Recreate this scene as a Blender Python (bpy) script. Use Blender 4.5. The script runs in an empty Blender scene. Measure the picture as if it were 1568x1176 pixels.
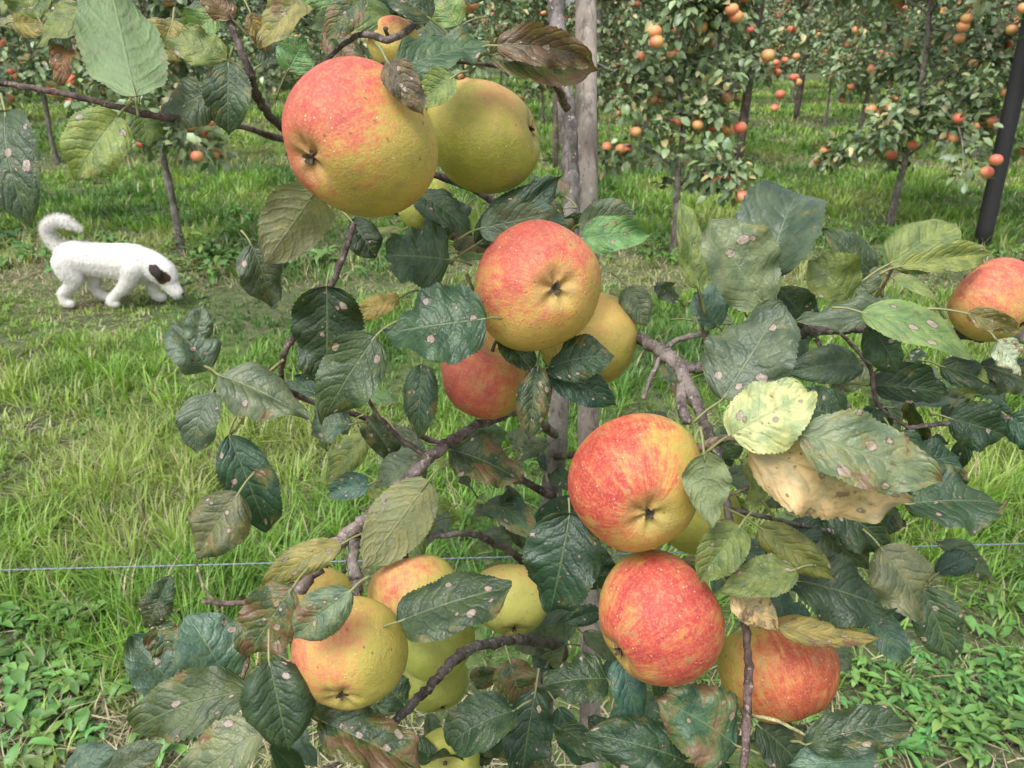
import bpy, math, random
import numpy as np
from mathutils import Vector, Matrix
random.seed(7); rng=np.random.default_rng(7)
scene=bpy.context.scene
scene.view_settings.view_transform='Standard'; scene.view_settings.look='None'; scene.view_settings.exposure=0
# ------------------------------------------------------------------ camera
CH=1.35; PITCH=math.radians(24.6); FP=1176.0
F=np.array([0,math.cos(PITCH),-math.sin(PITCH)]); U=np.array([0,math.sin(PITCH),math.cos(PITCH)]); R=np.array([1.,0,0]); C=np.array([0,0,CH])
cam=bpy.data.cameras.new("camera"); co=bpy.data.objects.new("camera",cam); scene.collection.objects.link(co)
co.location=C; co.rotation_euler=(math.radians(90)-PITCH,0,0)
cam.lens=27; cam.sensor_width=36; cam.clip_start=0.02; cam.clip_end=2000
cam.dof.use_dof=True; cam.dof.focus_distance=0.52; cam.dof.aperture_fstop=22
scene.camera=co
def P(x,y,d): return C+d*(F+R*(x-784)/FP-U*(y-588)/FP)
def G(x,y):
    r=F+R*(x-784)/FP-U*(y-588)/FP
    t=-CH/r[2]; return C+r*t
# ------------------------------------------------------------------ node helpers
class NT:
    def __init__(s,name):
        s.m=bpy.data.materials.new(name); s.m.use_nodes=True; s.t=s.m.node_tree; s.t.nodes.clear()
        s.out=s.t.nodes.new('ShaderNodeOutputMaterial')
    def n(s,ty,ins=None,**kw):
        nd=s.t.nodes.new(ty)
        for k,v in kw.items(): setattr(nd,k,v)
        if ins:
            for k,v in ins.items(): s.set(nd.inputs[k],v)
        return nd
    def set(s,i,v):
        if isinstance(v,bpy.types.NodeSocket): s.t.links.new(v,i)
        else:
            if i.type=='RGBA' and hasattr(v,'__len__') and len(v)==3: v=(*v,1)
            i.default_value=v
    def math(s,op,a,b=0.0,c=None,clamp=False):
        nd=s.n('ShaderNodeMath',operation=op,use_clamp=clamp); s.set(nd.inputs[0],a); s.set(nd.inputs[1],b)
        if c is not None: s.set(nd.inputs[2],c)
        return nd.outputs[0]
    def mix(s,f,a,b,bt='MIX'):
        nd=s.n('ShaderNodeMix',data_type='RGBA',blend_type=bt); s.set(nd.inputs[0],f); s.set(nd.inputs[6],a); s.set(nd.inputs[7],b); return nd.outputs[2]
    def sm(s,v,a,b,lo=0.0,hi=1.0):
        nd=s.n('ShaderNodeMapRange',interpolation_type='SMOOTHSTEP'); s.set(nd.inputs[0],v)
        for k,x in zip((1,2,3,4),(a,b,lo,hi)): s.set(nd.inputs[k],x)
        return nd.outputs[0]
    def noise(s,vec,scale,detail=3,rough=.55):
        nd=s.n('ShaderNodeTexNoise',{'Scale':scale,'Detail':detail,'Roughness':rough})
        if vec is not None: s.set(nd.inputs['Vector'],vec)
        return nd.outputs['Fac']
    def bump(s,h,st,dist):
        return s.n('ShaderNodeBump',{'Strength':st,'Distance':dist,'Height':h}).outputs[0]
    def surf(s,sh): s.t.links.new(sh,s.out.inputs[0])
# ------------------------------------------------------------------ mesh helper
def make_mesh(name,verts,faces,cols=None,uv=None,mats=(),midx=None,smooth=True,extra=None):
    verts=np.asarray(verts,dtype=np.float32)
    me=bpy.data.meshes.new(name)
    if isinstance(faces,(list,tuple)): blocks=[np.asarray(f,dtype=np.int32) for f in faces if len(f)]
    else: blocks=[np.asarray(faces,dtype=np.int32)]
    tot=np.concatenate([np.full(len(b),b.shape[1],dtype=np.int32) for b in blocks])
    loops=np.concatenate([b.ravel() for b in blocks])
    me.vertices.add(len(verts)); me.vertices.foreach_set('co',verts.ravel())
    me.loops.add(len(loops)); me.loops.foreach_set('vertex_index',loops)
    me.polygons.add(len(tot)); st=np.concatenate([[0],np.cumsum(tot)[:-1]]).astype(np.int32)
    me.polygons.foreach_set('loop_start',st); me.polygons.foreach_set('loop_total',tot)
    if smooth: me.polygons.foreach_set('use_smooth',np.ones(len(tot),dtype=bool))
    if midx is not None: me.polygons.foreach_set('material_index',np.asarray(midx,dtype=np.int32))
    me.update(calc_edges=True)
    def addc(nm,c):
        c=np.asarray(c,dtype=np.float32)
        if c.shape[1]==3: c=np.concatenate([c,np.ones((len(c),1),np.float32)],1)
        a=me.color_attributes.new(nm,'FLOAT_COLOR','POINT'); a.data.foreach_set('color',c.ravel())
    if cols is not None: addc('col',cols)
    if extra is not None: addc('ext',extra)
    if uv is not None:
        l=me.uv_layers.new(name='UVMap'); l.data.foreach_set('uv',np.asarray(uv,dtype=np.float32)[loops].ravel())
    for m in mats: me.materials.append(m)
    return me
def obj(name,me,parent=None,loc=None):
    o=bpy.data.objects.new(name,me); scene.collection.objects.link(o)
    if parent: o.parent=parent
    if loc is not None: o.location=loc
    return o
class Acc:
    def __init__(s): s.v=[];s.f={};s.c=[];s.e=[];s.uv=[];s.n=0
    def add(s,v,f,c=None,e=None,uv=None,mi=0):
        v=np.asarray(v); f=np.asarray(f); s.v.append(v); s.f.setdefault((f.shape[1],mi),[]).append(f+s.n)
        n=len(v)
        s.c.append(np.broadcast_to(np.asarray(c if c is not None else (1,1,1),dtype=float),(n,3)))
        s.e.append(np.broadcast_to(np.asarray(e if e is not None else (0,0,0),dtype=float),(n,3)))
        s.uv.append(uv if uv is not None else np.zeros((n,2)))
        s.n+=n
    def build(s,name,mats,smooth=True):
        bl=[];mi=[]
        for (k,m),fs in s.f.items():
            b=np.concatenate(fs); bl.append(b); mi.append(np.full(len(b),m))
        return make_mesh(name,np.concatenate(s.v),bl,np.concatenate(s.c),np.concatenate(s.uv),mats,np.concatenate(mi),smooth,np.concatenate(s.e))
def catmull(pts,sub=6):
    p=np.asarray(pts,float); 
    if len(p)<3:
        t=np.linspace(0,1,sub+1)[:,None]; return p[0]*(1-t)+p[-1]*t
    q=np.vstack([2*p[0]-p[1],p,2*p[-1]-p[-2]]); out=[]
    for i in range(1,len(q)-2):
        a,b,c,d=q[i-1],q[i],q[i+1],q[i+2]
        for t in np.linspace(0,1,sub,endpoint=False):
            out.append(.5*((2*b)+(-a+c)*t+(2*a-5*b+4*c-d)*t*t+(-a+3*b-3*c+d)*t**3))
    out.append(p[-1]); return np.array(out)
def tube(acc,pts,rad,n=8,sub=6,rough=0.0,col=(1,1,1),mi=0,knots=0.0,wob=0.0):
    pr=np.column_stack([np.asarray(pts,float),np.asarray(rad,float)])
    s=catmull(pr,sub); c=s[:,:3].copy(); r=np.maximum(s[:,3],1e-4)
    if wob: c[1:-1]+=rng.normal(size=c[1:-1].shape)*r[1:-1,None]*wob
    m=len(c); t=np.gradient(c,axis=0); t/=np.linalg.norm(t,axis=1)[:,None]+1e-12
    ref=np.array([0,0,1.]) if abs(t[0][2])<.9 else np.array([1.,0,0])
    a=np.cross(t[0],ref); a/=np.linalg.norm(a); vs=[]
    ang=np.linspace(0,2*math.pi,n,endpoint=False)
    for i in range(m):
        a=a-t[i]*np.dot(a,t[i]); a/=np.linalg.norm(a); b=np.cross(t[i],a)
        rr=r[i]*(1+rough*rng.normal(size=n)*.5+ (knots*rng.uniform(.5,1.6) if rng.random()<.13 else 0))
        vs.append(c[i]+(np.cos(ang)*rr)[:,None]*a+(np.sin(ang)*rr)[:,None]*b)
    vs=np.concatenate(vs)
    i=np.arange(m-1)[:,None]*n; j=np.arange(n)[None,:]; j2=(j+1)%n
    f=np.stack([i+j,i+j2,i+n+j2,i+n+j],-1).reshape(-1,4)
    vs=np.vstack([vs,c[0],c[-1]]); k=m*n
    jj=np.arange(n); j2=(jj+1)%n
    caps=np.concatenate([np.stack([j2,jj,np.full(n,k)],-1),np.stack([(m-1)*n+jj,(m-1)*n+j2,np.full(n,k+1)],-1)])
    base=acc.n
    acc.add(vs,f,col,mi=mi)
    acc.f.setdefault((3,mi),[]).append(caps+base)
# ------------------------------------------------------------------ materials
def mat_leaf():
    s=NT('apple_leaf'); col=s.n('ShaderNodeAttribute',attribute_name='col').outputs['Color']
    ext=s.n('ShaderNodeAttribute',attribute_name='ext').outputs['Color']
    se=s.n('ShaderNodeSeparateColor',{0:ext}); gloss,dis,rnd=se.outputs
    uv=s.n('ShaderNodeTexCoord').outputs['UV']; sx=s.n('ShaderNodeSeparateXYZ',{0:uv}); u,v0,_=sx.outputs
    av=s.math('ABSOLUTE',s.math('MULTIPLY_ADD',v0,2.0,-1.0))
    vec=s.n('ShaderNodeCombineXYZ',{0:s.math('MULTIPLY_ADD',rnd,37.0,u),1:s.math('ADD',s.math('MULTIPLY',rnd,91.0),s.math('MULTIPLY',v0,.62)),2:0.0}).outputs[0]
    nz=s.noise(vec,5.0,3)
    mid=s.sm(av,0.012,0.05,1.0,0.0)
    q=s.math('ADD',s.math('MULTIPLY_ADD',u,7.5,s.math('MULTIPLY',s.math('POWER',av,1.3),-2.1)),s.math('MULTIPLY',nz,1.5))
    fr=s.math('ABSOLUTE',s.math('MULTIPLY_ADD',s.math('FRACT',q),2.0,-1.0))
    lat=s.math('MULTIPLY',s.sm(fr,0.86,1.0),s.sm(av,1.0,0.4))
    fine=s.n('ShaderNodeTexVoronoi',{'Vector':vec,'Scale':20.0},feature='DISTANCE_TO_EDGE').outputs['Distance']
    vein=s.math('MAXIMUM',mid,s.math('MULTIPLY',lat,0.42))
    base=s.mix(s.sm(nz,0.34,0.66),s.mix(1.0,col,(0.68,0.76,0.74),'MULTIPLY'),s.mix(1.0,col,(1.4,1.28,1.15),'MULTIPLY'))
    light=s.mix(0.5,col,(0.24,0.30,0.12))
    base=s.mix(s.math('MULTIPLY',vein,0.6),base,light)
    base=s.mix(s.math('MULTIPLY',s.sm(fine,.05,0.0),.10),base,light)
    def spots(scale,smin,sv,prob,rim,ringc,cenc,base):
        vo=s.n('ShaderNodeTexVoronoi',{'Vector':vec,'Scale':scale,'Randomness':1.0})
        cr=s.n('ShaderNodeSeparateColor',{0:vo.outputs['Color']}).outputs
        dd=s.math('ADD',vo.outputs['Distance'],s.math('MULTIPLY_ADD',s.noise(vec,scale*3.5,2),0.30,-.15))
        have=s.math('LESS_THAN',cr[0],s.math('MULTIPLY',dis,prob))
        siz=s.math('MULTIPLY_ADD',cr[1],sv,smin)
        ring=s.math('MULTIPLY',s.sm(dd,s.math('ADD',siz,rim),siz),have)
        cen=s.math('MULTIPLY',s.math('LESS_THAN',dd,siz),have)
        base=s.mix(s.math('MULTIPLY',ring,.75),base,ringc)
        return s.mix(s.math('MULTIPLY',cen,.9),base,cenc)
    base=spots(7.0,.06,.24,.95,.12,(0.075,0.038,0.022),s.mix(s.noise(vec,15.0),(0.15,0.085,0.05),(0.58,0.50,0.43)),base)
    base=spots(19.0,.05,.16,.5,.06,(0.10,0.06,0.03),(0.26,0.19,0.12),base)
    bl=s.math('ADD',s.math('ADD',s.math('MULTIPLY_ADD',s.noise(vec,3.4,5,.65),1.5,-.25),s.math('MULTIPLY',av,0.12)),s.math('MULTIPLY',u,0.10))
    thr=s.math('MULTIPLY_ADD',s.math('MULTIPLY',dis,dis),-0.40,0.93)
    bm=s.sm(s.math('SUBTRACT',bl,thr),0.0,0.02)
    base=s.mix(s.math('MULTIPLY',bm,0.9),base,s.mix(s.noise(vec,13.0,4),(0.06,0.03,0.018),(0.30,0.18,0.095)))
    yel=s.sm(s.math('SUBTRACT',bl,thr),-0.16,0.0)
    base=s.mix(s.math('MULTIPLY',s.math('MULTIPLY',yel,s.math('SUBTRACT',1.0,bm)),0.45),base,(0.24,0.20,0.045))
    bf=s.n('ShaderNodeNewGeometry').outputs['Backfacing']
    under=s.mix(0.6,base,(0.24,0.29,0.16))
    base=s.mix(bf,base,under)
    h=s.math('ADD',s.math('MULTIPLY',s.math('SUBTRACT',1.0,s.math('MAXIMUM',mid,s.math('MULTIPLY',s.sm(fr,0.45,1.0),.8))),.85),s.math('ADD',s.math('MULTIPLY',s.noise(vec,9.0,3),2.0),s.math('MULTIPLY',s.math('MINIMUM',fine,0.2),.9)))
    nb=s.bump(h,0.45,0.0015)
    rough=s.math('MULTIPLY_ADD',gloss,-0.18,0.60)
    rough=s.math('ADD',rough,s.math('MULTIPLY',bf,0.15))
    p=s.n('ShaderNodeBsdfPrincipled',{'Base Color':base,'Roughness':rough,'Normal':nb,'Specular IOR Level':0.55})
    tr=s.n('ShaderNodeBsdfTranslucent',{'Color':s.mix(1.0,base,(1.5,1.7,0.7),'MULTIPLY')})
    mx=s.n('ShaderNodeMixShader',{0:0.18,1:p.outputs[0],2:tr.outputs[0]}); s.surf(mx.outputs[0]); return s.m
def mat_veg(name,rough=.55,tr=.25,spec=.35):
    s=NT(name); col=s.n('ShaderNodeAttribute',attribute_name='col').outputs['Color']
    oi=s.n('ShaderNodeObjectInfo').outputs['Random']
    col=s.n('ShaderNodeHueSaturation',{'Color':col,'Value':s.math('MULTIPLY_ADD',oi,.3,.85)}).outputs[0]
    p=s.n('ShaderNodeBsdfPrincipled',{'Base Color':col,'Roughness':rough,'Specular IOR Level':spec})
    if tr>0:
        t=s.n('ShaderNodeBsdfTranslucent',{'Color':s.mix(1.0,col,(1.4,1.5,0.7),'MULTIPLY')})
        mx=s.n('ShaderNodeMixShader',{0:tr,1:p.outputs[0],2:t.outputs[0]}); s.surf(mx.outputs[0])
    else: s.surf(p.outputs[0])
    return s.m
def mat_bark(name,c1,c2,scale=60,sz=.35,b=.003,lichen=.0):
    s=NT(name); oc=s.n('ShaderNodeTexCoord').outputs['Object']
    mp=s.n('ShaderNodeMapping',{'Vector':oc,'Scale':(1,1,sz)}).outputs[0]
    n1=s.noise(mp,scale,6,.65); n2=s.noise(oc,scale*.25,4); n3=s.noise(oc,scale*2.2,3); n4=s.noise(mp,scale*3,4,.7)
    col=s.mix(s.sm(n1,.36,.64),c1,c2)
    col=s.mix(s.math('MULTIPLY',s.sm(n2,.5,.66),.6),col,tuple(x*1.8 for x in c2))
    col=s.mix(s.math('MULTIPLY',s.sm(n3,.60,.66),.7),col,(.45,.39,.33))
    col=s.mix(s.math('MULTIPLY',s.sm(n4,.46,.36),.6),col,tuple(x*.5 for x in c1))
    if lichen: col=s.mix(s.math('MULTIPLY',s.sm(s.noise(oc,scale*.5,4),.56,.64),lichen),col,(.18,.21,.11))
    at=s.n('ShaderNodeAttribute',attribute_name='col').outputs['Color']
    col=s.mix(1.0,col,at,'MULTIPLY')
    p=s.n('ShaderNodeBsdfPrincipled',{'Base Color':col,'Roughness':.72,'Specular IOR Level':.3,'Normal':s.bump(s.math('ADD',n1,s.math('MULTIPLY',n4,.5)),1.0,b)})
    s.surf(p.outputs[0]); return s.m
def mat_simple(name,col,rough=.6,metal=0,ns=80,var=.35,b=.001):
    s=NT(name); oc=s.n('ShaderNodeTexCoord').outputs['Object']; n=s.noise(oc,ns,4)
    c=s.mix(n,tuple(x*(1-var) for x in col),tuple(min(1,x*(1+var)) for x in col))
    p=s.n('ShaderNodeBsdfPrincipled',{'Base Color':c,'Roughness':rough,'Metallic':metal,'Normal':s.bump(n,.5,b)}); s.surf(p.outputs[0]); return s.m
M_leaf=mat_leaf(); M_grass=mat_veg('grass_blades',.45,.25,.4); M_bgleaf=mat_veg('orchard_foliage',.42,0,.6)
M_weed=mat_veg('weed_leaves',.45,0,.45)
M_branch=mat_bark('apple_bark',(.07,.055,.048),(.215,.18,.16),110,.6,.003,.15)
M_trunk=mat_bark('trunk_bark',(.075,.06,.052),(.21,.185,.165),60,.3,.004,.35)
M_stake=mat_bark('stake_wood',(.15,.12,.10),(.31,.265,.22),45,.08,.003,.12)
M_bgbark=mat_bark('orchard_bark',(.10,.085,.075),(.25,.22,.19),30,.4,.01,.2)
M_stem=mat_simple('petiole',(.22,.23,.09),.5)
# ------------------------------------------------------------------ leaf builder
leaves=Acc(); stems=Acc()
NU,NV=52,5
uu=np.linspace(0,1,NU+1); vv=np.linspace(-1,1,2*NV+1)
def lshape(a,b):
    s=(uu**a)*((1-uu)**b); s/=s.max(); return s*(1-.40*np.exp(-((uu-.96)/.06)**2))
idx=np.arange((NU+1)*(2*NV+1)).reshape(NU+1,-1)
LF=np.stack([idx[:-1,:-1],idx[1:,:-1],idx[1:,1:],idx[:-1,1:]],-1).reshape(-1,4)
KIND={'d':((.031,.064,.030),.8,.36),'g':((.088,.130,.084),1.0,.36),'l':((.155,.215,.065),.45,.48),'y':((.20,.18,.06),.4,.84),
      'b':((.12,.072,.04),.5,1.0),'t':((.48,.38,.22),.25,.66),'p':((.34,.37,.18),.3,.34),'s':((.105,.148,.085),.85,.80),'k':((.044,.076,.034),.8,.72)}
def add_leaf(b,t,w,kind,side=0.0,up=0.55,bend=None,fold=None,flip=False,petiole=True,jit=.12):
    b=np.asarray(b);t=np.asarray(t); L=np.linalg.norm(t-b); X=(t-b)/L
    mid=(b+t)/2; tc=C-mid; tc/=np.linalg.norm(tc)
    n=tc+np.array([0,0,1.])*up+np.cross(X,tc)*side+rng.normal(size=3)*jit
    n-=X*np.dot(n,X); n/=np.linalg.norm(n); Y=np.cross(n,X)
    if flip: n=-n; Y=np.cross(n,X)
    bend=rng.uniform(.2,1.4) if bend is None else bend
    fold=rng.uniform(.08,.65) if fold is None else fold
    th=bend*(.5-uu); cx=np.concatenate([[0],np.cumsum(np.cos((th[1:]+th[:-1])/2))])/NU
    cz=np.concatenate([[0],np.cumsum(np.sin((th[1:]+th[:-1])/2))])/NU; sc=L/cx[-1]; cx=cx*sc; cz=(cz-cz[-1]*uu)*sc
    hw=w/2*lshape(rng.uniform(.46,.62),rng.uniform(.66,.92))*(1+.05*np.sin(uu*5+rng.uniform(0,6)))
    saw=1+rng.normal(size=(NU+1,2))*.014+np.where(np.arange(NU+1)%2==0,.022,-.022)[:,None]; saw[0]=saw[-1]=1
    W=hw[:,None]*vv[None,:]; W[:,0]*=saw[:,0]; W[:,-1]*=saw[:,1]
    ph=rng.uniform(0,6.28,4); fq=rng.uniform(6,13); amp=rng.uniform(.06,.21)*w
    curl=rng.uniform(-1.5,.3)
    wl=np.sin(uu[:,None]*fq+ph[0])+.6*np.sin(uu[:,None]*fq*2.3+ph[2]); wr=np.sin(uu[:,None]*fq*.9+ph[1])+.6*np.sin(uu[:,None]*fq*1.9+ph[3])
    Z=fold*np.abs(W)+amp*(vv[None,:]**2)*np.where(vv[None,:]<0,wl,wr)*.7+curl*fold*hw[:,None]*vv[None,:]**4
    q=uu[:,None]*7.5-2.1*np.abs(vv[None,:])**1.3+.7
    Z=Z+.004*w*np.cos(q*2*math.pi+math.pi)*(1-np.abs(vv[None,:]))*np.minimum(1,np.abs(vv[None,:])*4)
    tw=rng.uniform(-.8,.8)*uu
    Yw=W*np.cos(tw)[:,None]-Z*np.sin(tw)[:,None]; Zw=W*np.sin(tw)[:,None]+Z*np.cos(tw)[:,None]
    px=cx[:,None]-Zw*np.sin(th)[:,None]; pz=cz[:,None]+Zw*np.cos(th)[:,None]
    V=b+px[...,None]*X+Yw[...,None]*Y+pz[...,None]*n
    col,gl,dis=KIND[kind]; k=rng.uniform(.75,1.4); hv=rng.normal()*.10
    c=np.array(col)*k*np.array([1+hv*1.5,1,1-hv]); 
    e=(np.clip(gl+rng.normal()*.15,0,1),np.clip(dis*rng.uniform(.4,1.25),0,1),rng.random())
    uvs=np.stack(np.broadcast_arrays(uu[:,None],(vv[None,:]+1)/2),-1).reshape(-1,2)
    leaves.add(V.reshape(-1,3),LF,np.clip(c,0,1),e,uvs)
    if petiole:
        pl=rng.uniform(.012,.022); pe=b-X*pl*.8+np.array([rng.normal()*.003,rng.uniform(.002,.01),-pl*.25])
        m=(b+pe)/2+np.array([0,0,.001]); r0=.0007
        tube(stems,[pe,m,b,b+X*L*.12+n*cz[int(NU*.12)]-n*.0006],[r0*1.4,r0,r0,r0*.6],6,3)
def LP(bx,by,tx,ty,w,kind,d=.5,dd=0.0,**kw):
    add_leaf(P(bx,by,d),P(tx,ty,d+dd),w*d/FP*1.12,kind,**kw)
HL=[ # bx,by,tx,ty,w,kind,depth,dd,opts
(208,150,165,-45,112,'l',.45,.03,dict(flip=True,up=.1)),(132,15,58,72,62,'l',.5,0,{}),(180,178,116,275,88,'l',.46,0,dict(up=.3)),
(8,172,50,350,82,'d',.44,0,dict(side=.3)),(322,140,243,188,78,'k',.5,0,{}),(350,95,350,208,60,'k',.5,.01,{}),
(484,292,402,408,98,'y',.47,.02,dict(flip=True,up=.1)),(212,160,228,224,46,'l',.5,0,{}),(345,92,252,58,52,'l',.5,0,{}),
(100,72,96,132,34,'b',.5,0,{}),(606,104,756,64,76,'k',.43,.02,dict(fold=.2)),(748,84,914,108,74,'k',.45,.02,dict(fold=.5)),(760,70,905,95,56,'b',.44,.02,dict(fold=.5)),
(592,92,650,178,48,'b',.385,0,dict(fold=.2)),(694,118,636,164,48,'l',.42,0,{}),(600,28,468,44,52,'l',.5,0,{}),
(470,-10,400,75,60,'y',.5,0,{}),(520,10,455,-30,50,'l',.48,0,{}),(560,-5,500,60,44,'k',.46,0,{}),(355,30,300,-20,44,'b',.5,0,{}),(660,30,575,-20,52,'k',.48,0,{}),
(700,40,660,-25,54,'l',.5,0,{}),(265,30,240,105,60,'y',.52,0,{}),(330,20,262,90,48,'l',.53,0,{}),(60,30,20,-30,60,'l',.5,0,{}),(440,110,470,60,50,'l',.55,0,{}),
(384,373,414,468,64,'g',.5,.02,dict(up=.8)),(500,438,500,588,104,'d',.46,.02,dict(up=.7)),(575,515,497,640,84,'k',.45,.01,dict(up=.5)),
(690,398,588,392,98,'d',.5,.0,dict(up=.4,fold=.2)),(744,488,590,512,124,'d',.45,0,dict(up=.3,fold=.15,bend=.5)),(845,562,942,545,62,'d',.50,-.01,{}),
(838,572,944,622,52,'d',.505,0,{}),(824,560,810,674,46,'k',.49,0,{}),(770,513,817,570,46,'d',.49,0,{}),
(888,366,992,360,52,'l',.52,0,{}),(885,345,972,328,52,'g',.53,0,{}),(728,375,862,268,58,'d',.5,0,dict(side=.5)),(735,350,856,322,50,'g',.47,0,dict(side=.4)),
(335,574,474,642,88,'g',.48,0,dict(up=.9)),(320,566,262,500,72,'g',.5,0,dict(up=.9)),(300,530,312,465,36,'g',.5,0,{}),(326,598,300,694,58,'g',.49,0,dict(up=.8)),(350,666,410,814,78,'d',.48,.02,{}),
(366,754,300,858,80,'s',.47,0,{}),(538,650,476,655,54,'g',.5,0,{}),(645,560,640,674,50,'d',.52,0,{}),(562,664,498,742,44,'l',.55,0,{}),
(652,698,574,746,50,'g',.54,0,{}),(688,688,800,738,78,'k',.55,0,{}),(872,788,842,937,106,'d',.5,.01,dict(up=.4,fold=.12)),(610,952,784,898,100,'d',.42,0,dict(up=.5,fold=.2,bend=.6)),
(538,904,450,978,64,'s',.395,0,{}),(448,900,378,1008,86,'k',.45,0,{}),(350,1048,284,942,92,'g',.48,0,dict(up=.9)),(275,1058,202,980,70,'g',.5,0,dict(up=.8)),
(412,1012,442,1148,98,'d',.42,0,dict(up=.6)),(385,1058,202,1122,90,'k',.44,0,dict(up=.6)),(492,1104,656,1186,84,'k',.44,0,{}),(405,1118,285,1210,86,'s',.42,0,dict(up=.8)),
(788,1088,688,1142,74,'d',.5,0,{}),(820,1058,798,1195,66,'d',.55,0,{}),(934,1040,828,1052,70,'d',.5,0,{}),(1052,1166,895,1122,76,'d',.46,0,{}),
(1128,1142,1002,1066,112,'k',.45,0,dict(up=.3)),(948,1008,978,1112,50,'g',.5,0,{}),(1235,1140,1398,1108,64,'k',.46,0,{}),(1345,1165,1205,1172,64,'g',.46,0,{}),(1160,1110,1240,1190,66,'d',.5,0,{}),
(1192,962,1348,980,38,'y',.45,0,dict(fold=.5)),(1215,888,1358,934,94,'d',.46,0,dict(up=.6)),(1218,872,1102,908,56,'l',.43,0,{}),(1134,804,1072,888,64,'l',.43,0,{}),
(1078,694,1092,808,62,'l',.41,0,dict(flip=True)),(1162,806,1278,888,54,'l',.44,0,dict(side=.4)),(1122,664,1236,598,96,'p',.40,0,dict(up=.1,fold=.1)),
(1146,688,1398,766,128,'t',.405,-.005,dict(up=-.2,side=-.15,fold=.12,bend=.5)),(1222,664,1442,738,100,'s',.388,-.01,dict(up=.5,fold=.15,bend=.5)),
(1106,612,1200,466,120,'g',.43,.01,dict(up=.3,fold=.15)),(1176,425,1222,296,116,'g',.47,.02,dict(up=.6)),(1170,470,1082,334,100,'s',.46,0,dict(up=.3)),(1070,442,1042,305,42,'l',.48,0,{}),
(1362,404,1462,342,80,'l',.46,0,dict(up=.2)),(1378,408,1518,388,42,'l',.45,0,{}),(1302,462,1238,398,68,'l',.48,0,{}),(1335,420,1258,352,50,'k',.5,0,{}),(1325,452,1330,400,36,'g',.5,0,{}),
(1402,474,1215,496,50,'g',.46,0,{}),(1318,478,1492,552,62,'l',.44,0,{}),(1100,500,1062,450,50,'g',.52,0,{}),(1318,560,1203,574,56,'g',.5,0,{}),(1328,498,1374,570,56,'d',.47,0,{}),
(1330,590,1454,604,56,'d',.5,0,{}),(1452,640,1542,668,64,'d',.5,0,{}),(1388,772,1536,772,92,'d',.47,0,dict(up=.8)),(1366,664,1432,766,70,'d',.48,0,{}),
(1348,838,1412,950,86,'g',.48,0,{}),(1412,898,1458,1014,64,'d',.5,0,{}),(1340,942,1382,1012,44,'g',.5,0,{}),(1122,902,1190,966,52,'t',.44,0,dict(fold=.5)),
(656,736,556,872,84,'y',.5,0,dict(up=.2,flip=True)),(522,834,402,898,44,'y',.5,0,{}),(566,742,503,758,36,'g',.52,0,{}),(640,298,722,362,54,'d',.5,0,{}),(612,456,542,492,32,'y',.52,0,{}),
(1525,520,1560,575,44,'t',.45,0,{}),(1480,480,1560,505,30,'y',.44,0,dict(side=.5)),(1240,500,1190,440,50,'d',.53,0,{}),(915,900,905,830,60,'d',.55,0,{}),(250,905,225,960,44,'k',.5,0,{}),
(240,960,262,1010,44,'k',.5,0,{}),(540,340,575,395,50,'d',.53,0,{}),(820,310,880,400,60,'k',.56,0,{}),(960,440,990,500,46,'g',.56,0,{}),(1290,640,1200,620,60,'d',.46,0,{}),
(1440,560,1540,600,50,'d',.5,0,{}),(1170,770,1130,700,60,'l',.44,0,{}),(780,1010,800,1080,60,'k',.58,0,{}),(620,1080,580,1040,50,'k',.6,0,{}),
(1250,760,1360,840,80,'d',.5,0,{}),(1230,800,1330,870,80,'g',.5,0,{}),(1180,860,1260,800,50,'d',.48,0,{}),(100,1180,180,1150,50,'g',.42,0,{}),(170,1190,250,1140,50,'g',.4,0,{}),
(1500,560,1585,600,54,'d',.5,0,{}),(1545,640,1600,690,54,'d',.5,0,{}),(1480,600,1500,560,40,'l',.5,0,{}),(1390,720,1470,700,60,'d',.5,0,{}),(1330,900,1290,960,50,'d',.52,0,{}),(460,1060,520,1120,50,'g',.46,0,{}),(600,700,560,640,40,'k',.55,0,{}),(240,930,262,880,34,'k',.5,0,{})]
for bx,by,tx,ty,w,k,d,dd,o in HL: LP(bx,by,tx,ty,w,k,d,dd,**o)
def fill(cx,cy,sx,sy,d0,d1,n,kinds,smin=60,smax=115):
    for _ in range(n):
        x=cx+np.clip(rng.normal(),-1.7,1.7)*sx; y=cy+np.clip(rng.normal(),-1.7,1.7)*sy; d=rng.uniform(d0,d1); a=rng.uniform(0,6.28)
        L=rng.uniform(smin,smax)*.5/d; dx=math.cos(a)*L; dy=math.sin(a)*L*.8+L*.25
        add_leaf(P(x,y,d),P(x+dx,y+dy,d+rng.normal()*.03),L*rng.uniform(.46,.64)*d/FP,random.choice(kinds),side=rng.normal()*.7,up=rng.uniform(.1,1.3))
fill(1290,770,85,70,.52,.75,24,'ddgkgldg'); fill(1200,900,80,50,.56,.75,11,'dkgdg'); fill(1050,1125,115,25,.52,.72,18,'ddgkdl')
fill(1330,600,90,30,.52,.7,14,'dgkgl'); fill(1000,640,40,50,.58,.75,7,'dgk'); fill(830,780,50,60,.6,.8,15,'dgkl'); fill(690,740,60,50,.58,.75,13,'gklg')
fill(545,620,45,40,.56,.7,5,'dgl'); fill(690,1100,90,35,.58,.75,24,'dkgdg'); fill(430,1140,60,20,.5,.62,6,'dkg'); fill(880,1010,40,50,.6,.75,8,'dg')
fill(640,350,60,25,.54,.62,8,'dkl'); fill(470,50,70,35,.55,.7,9,'lyk'); fill(150,50,80,45,.55,.7,10,'lgly'); fill(650,20,60,25,.5,.6,6,'klk')
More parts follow.
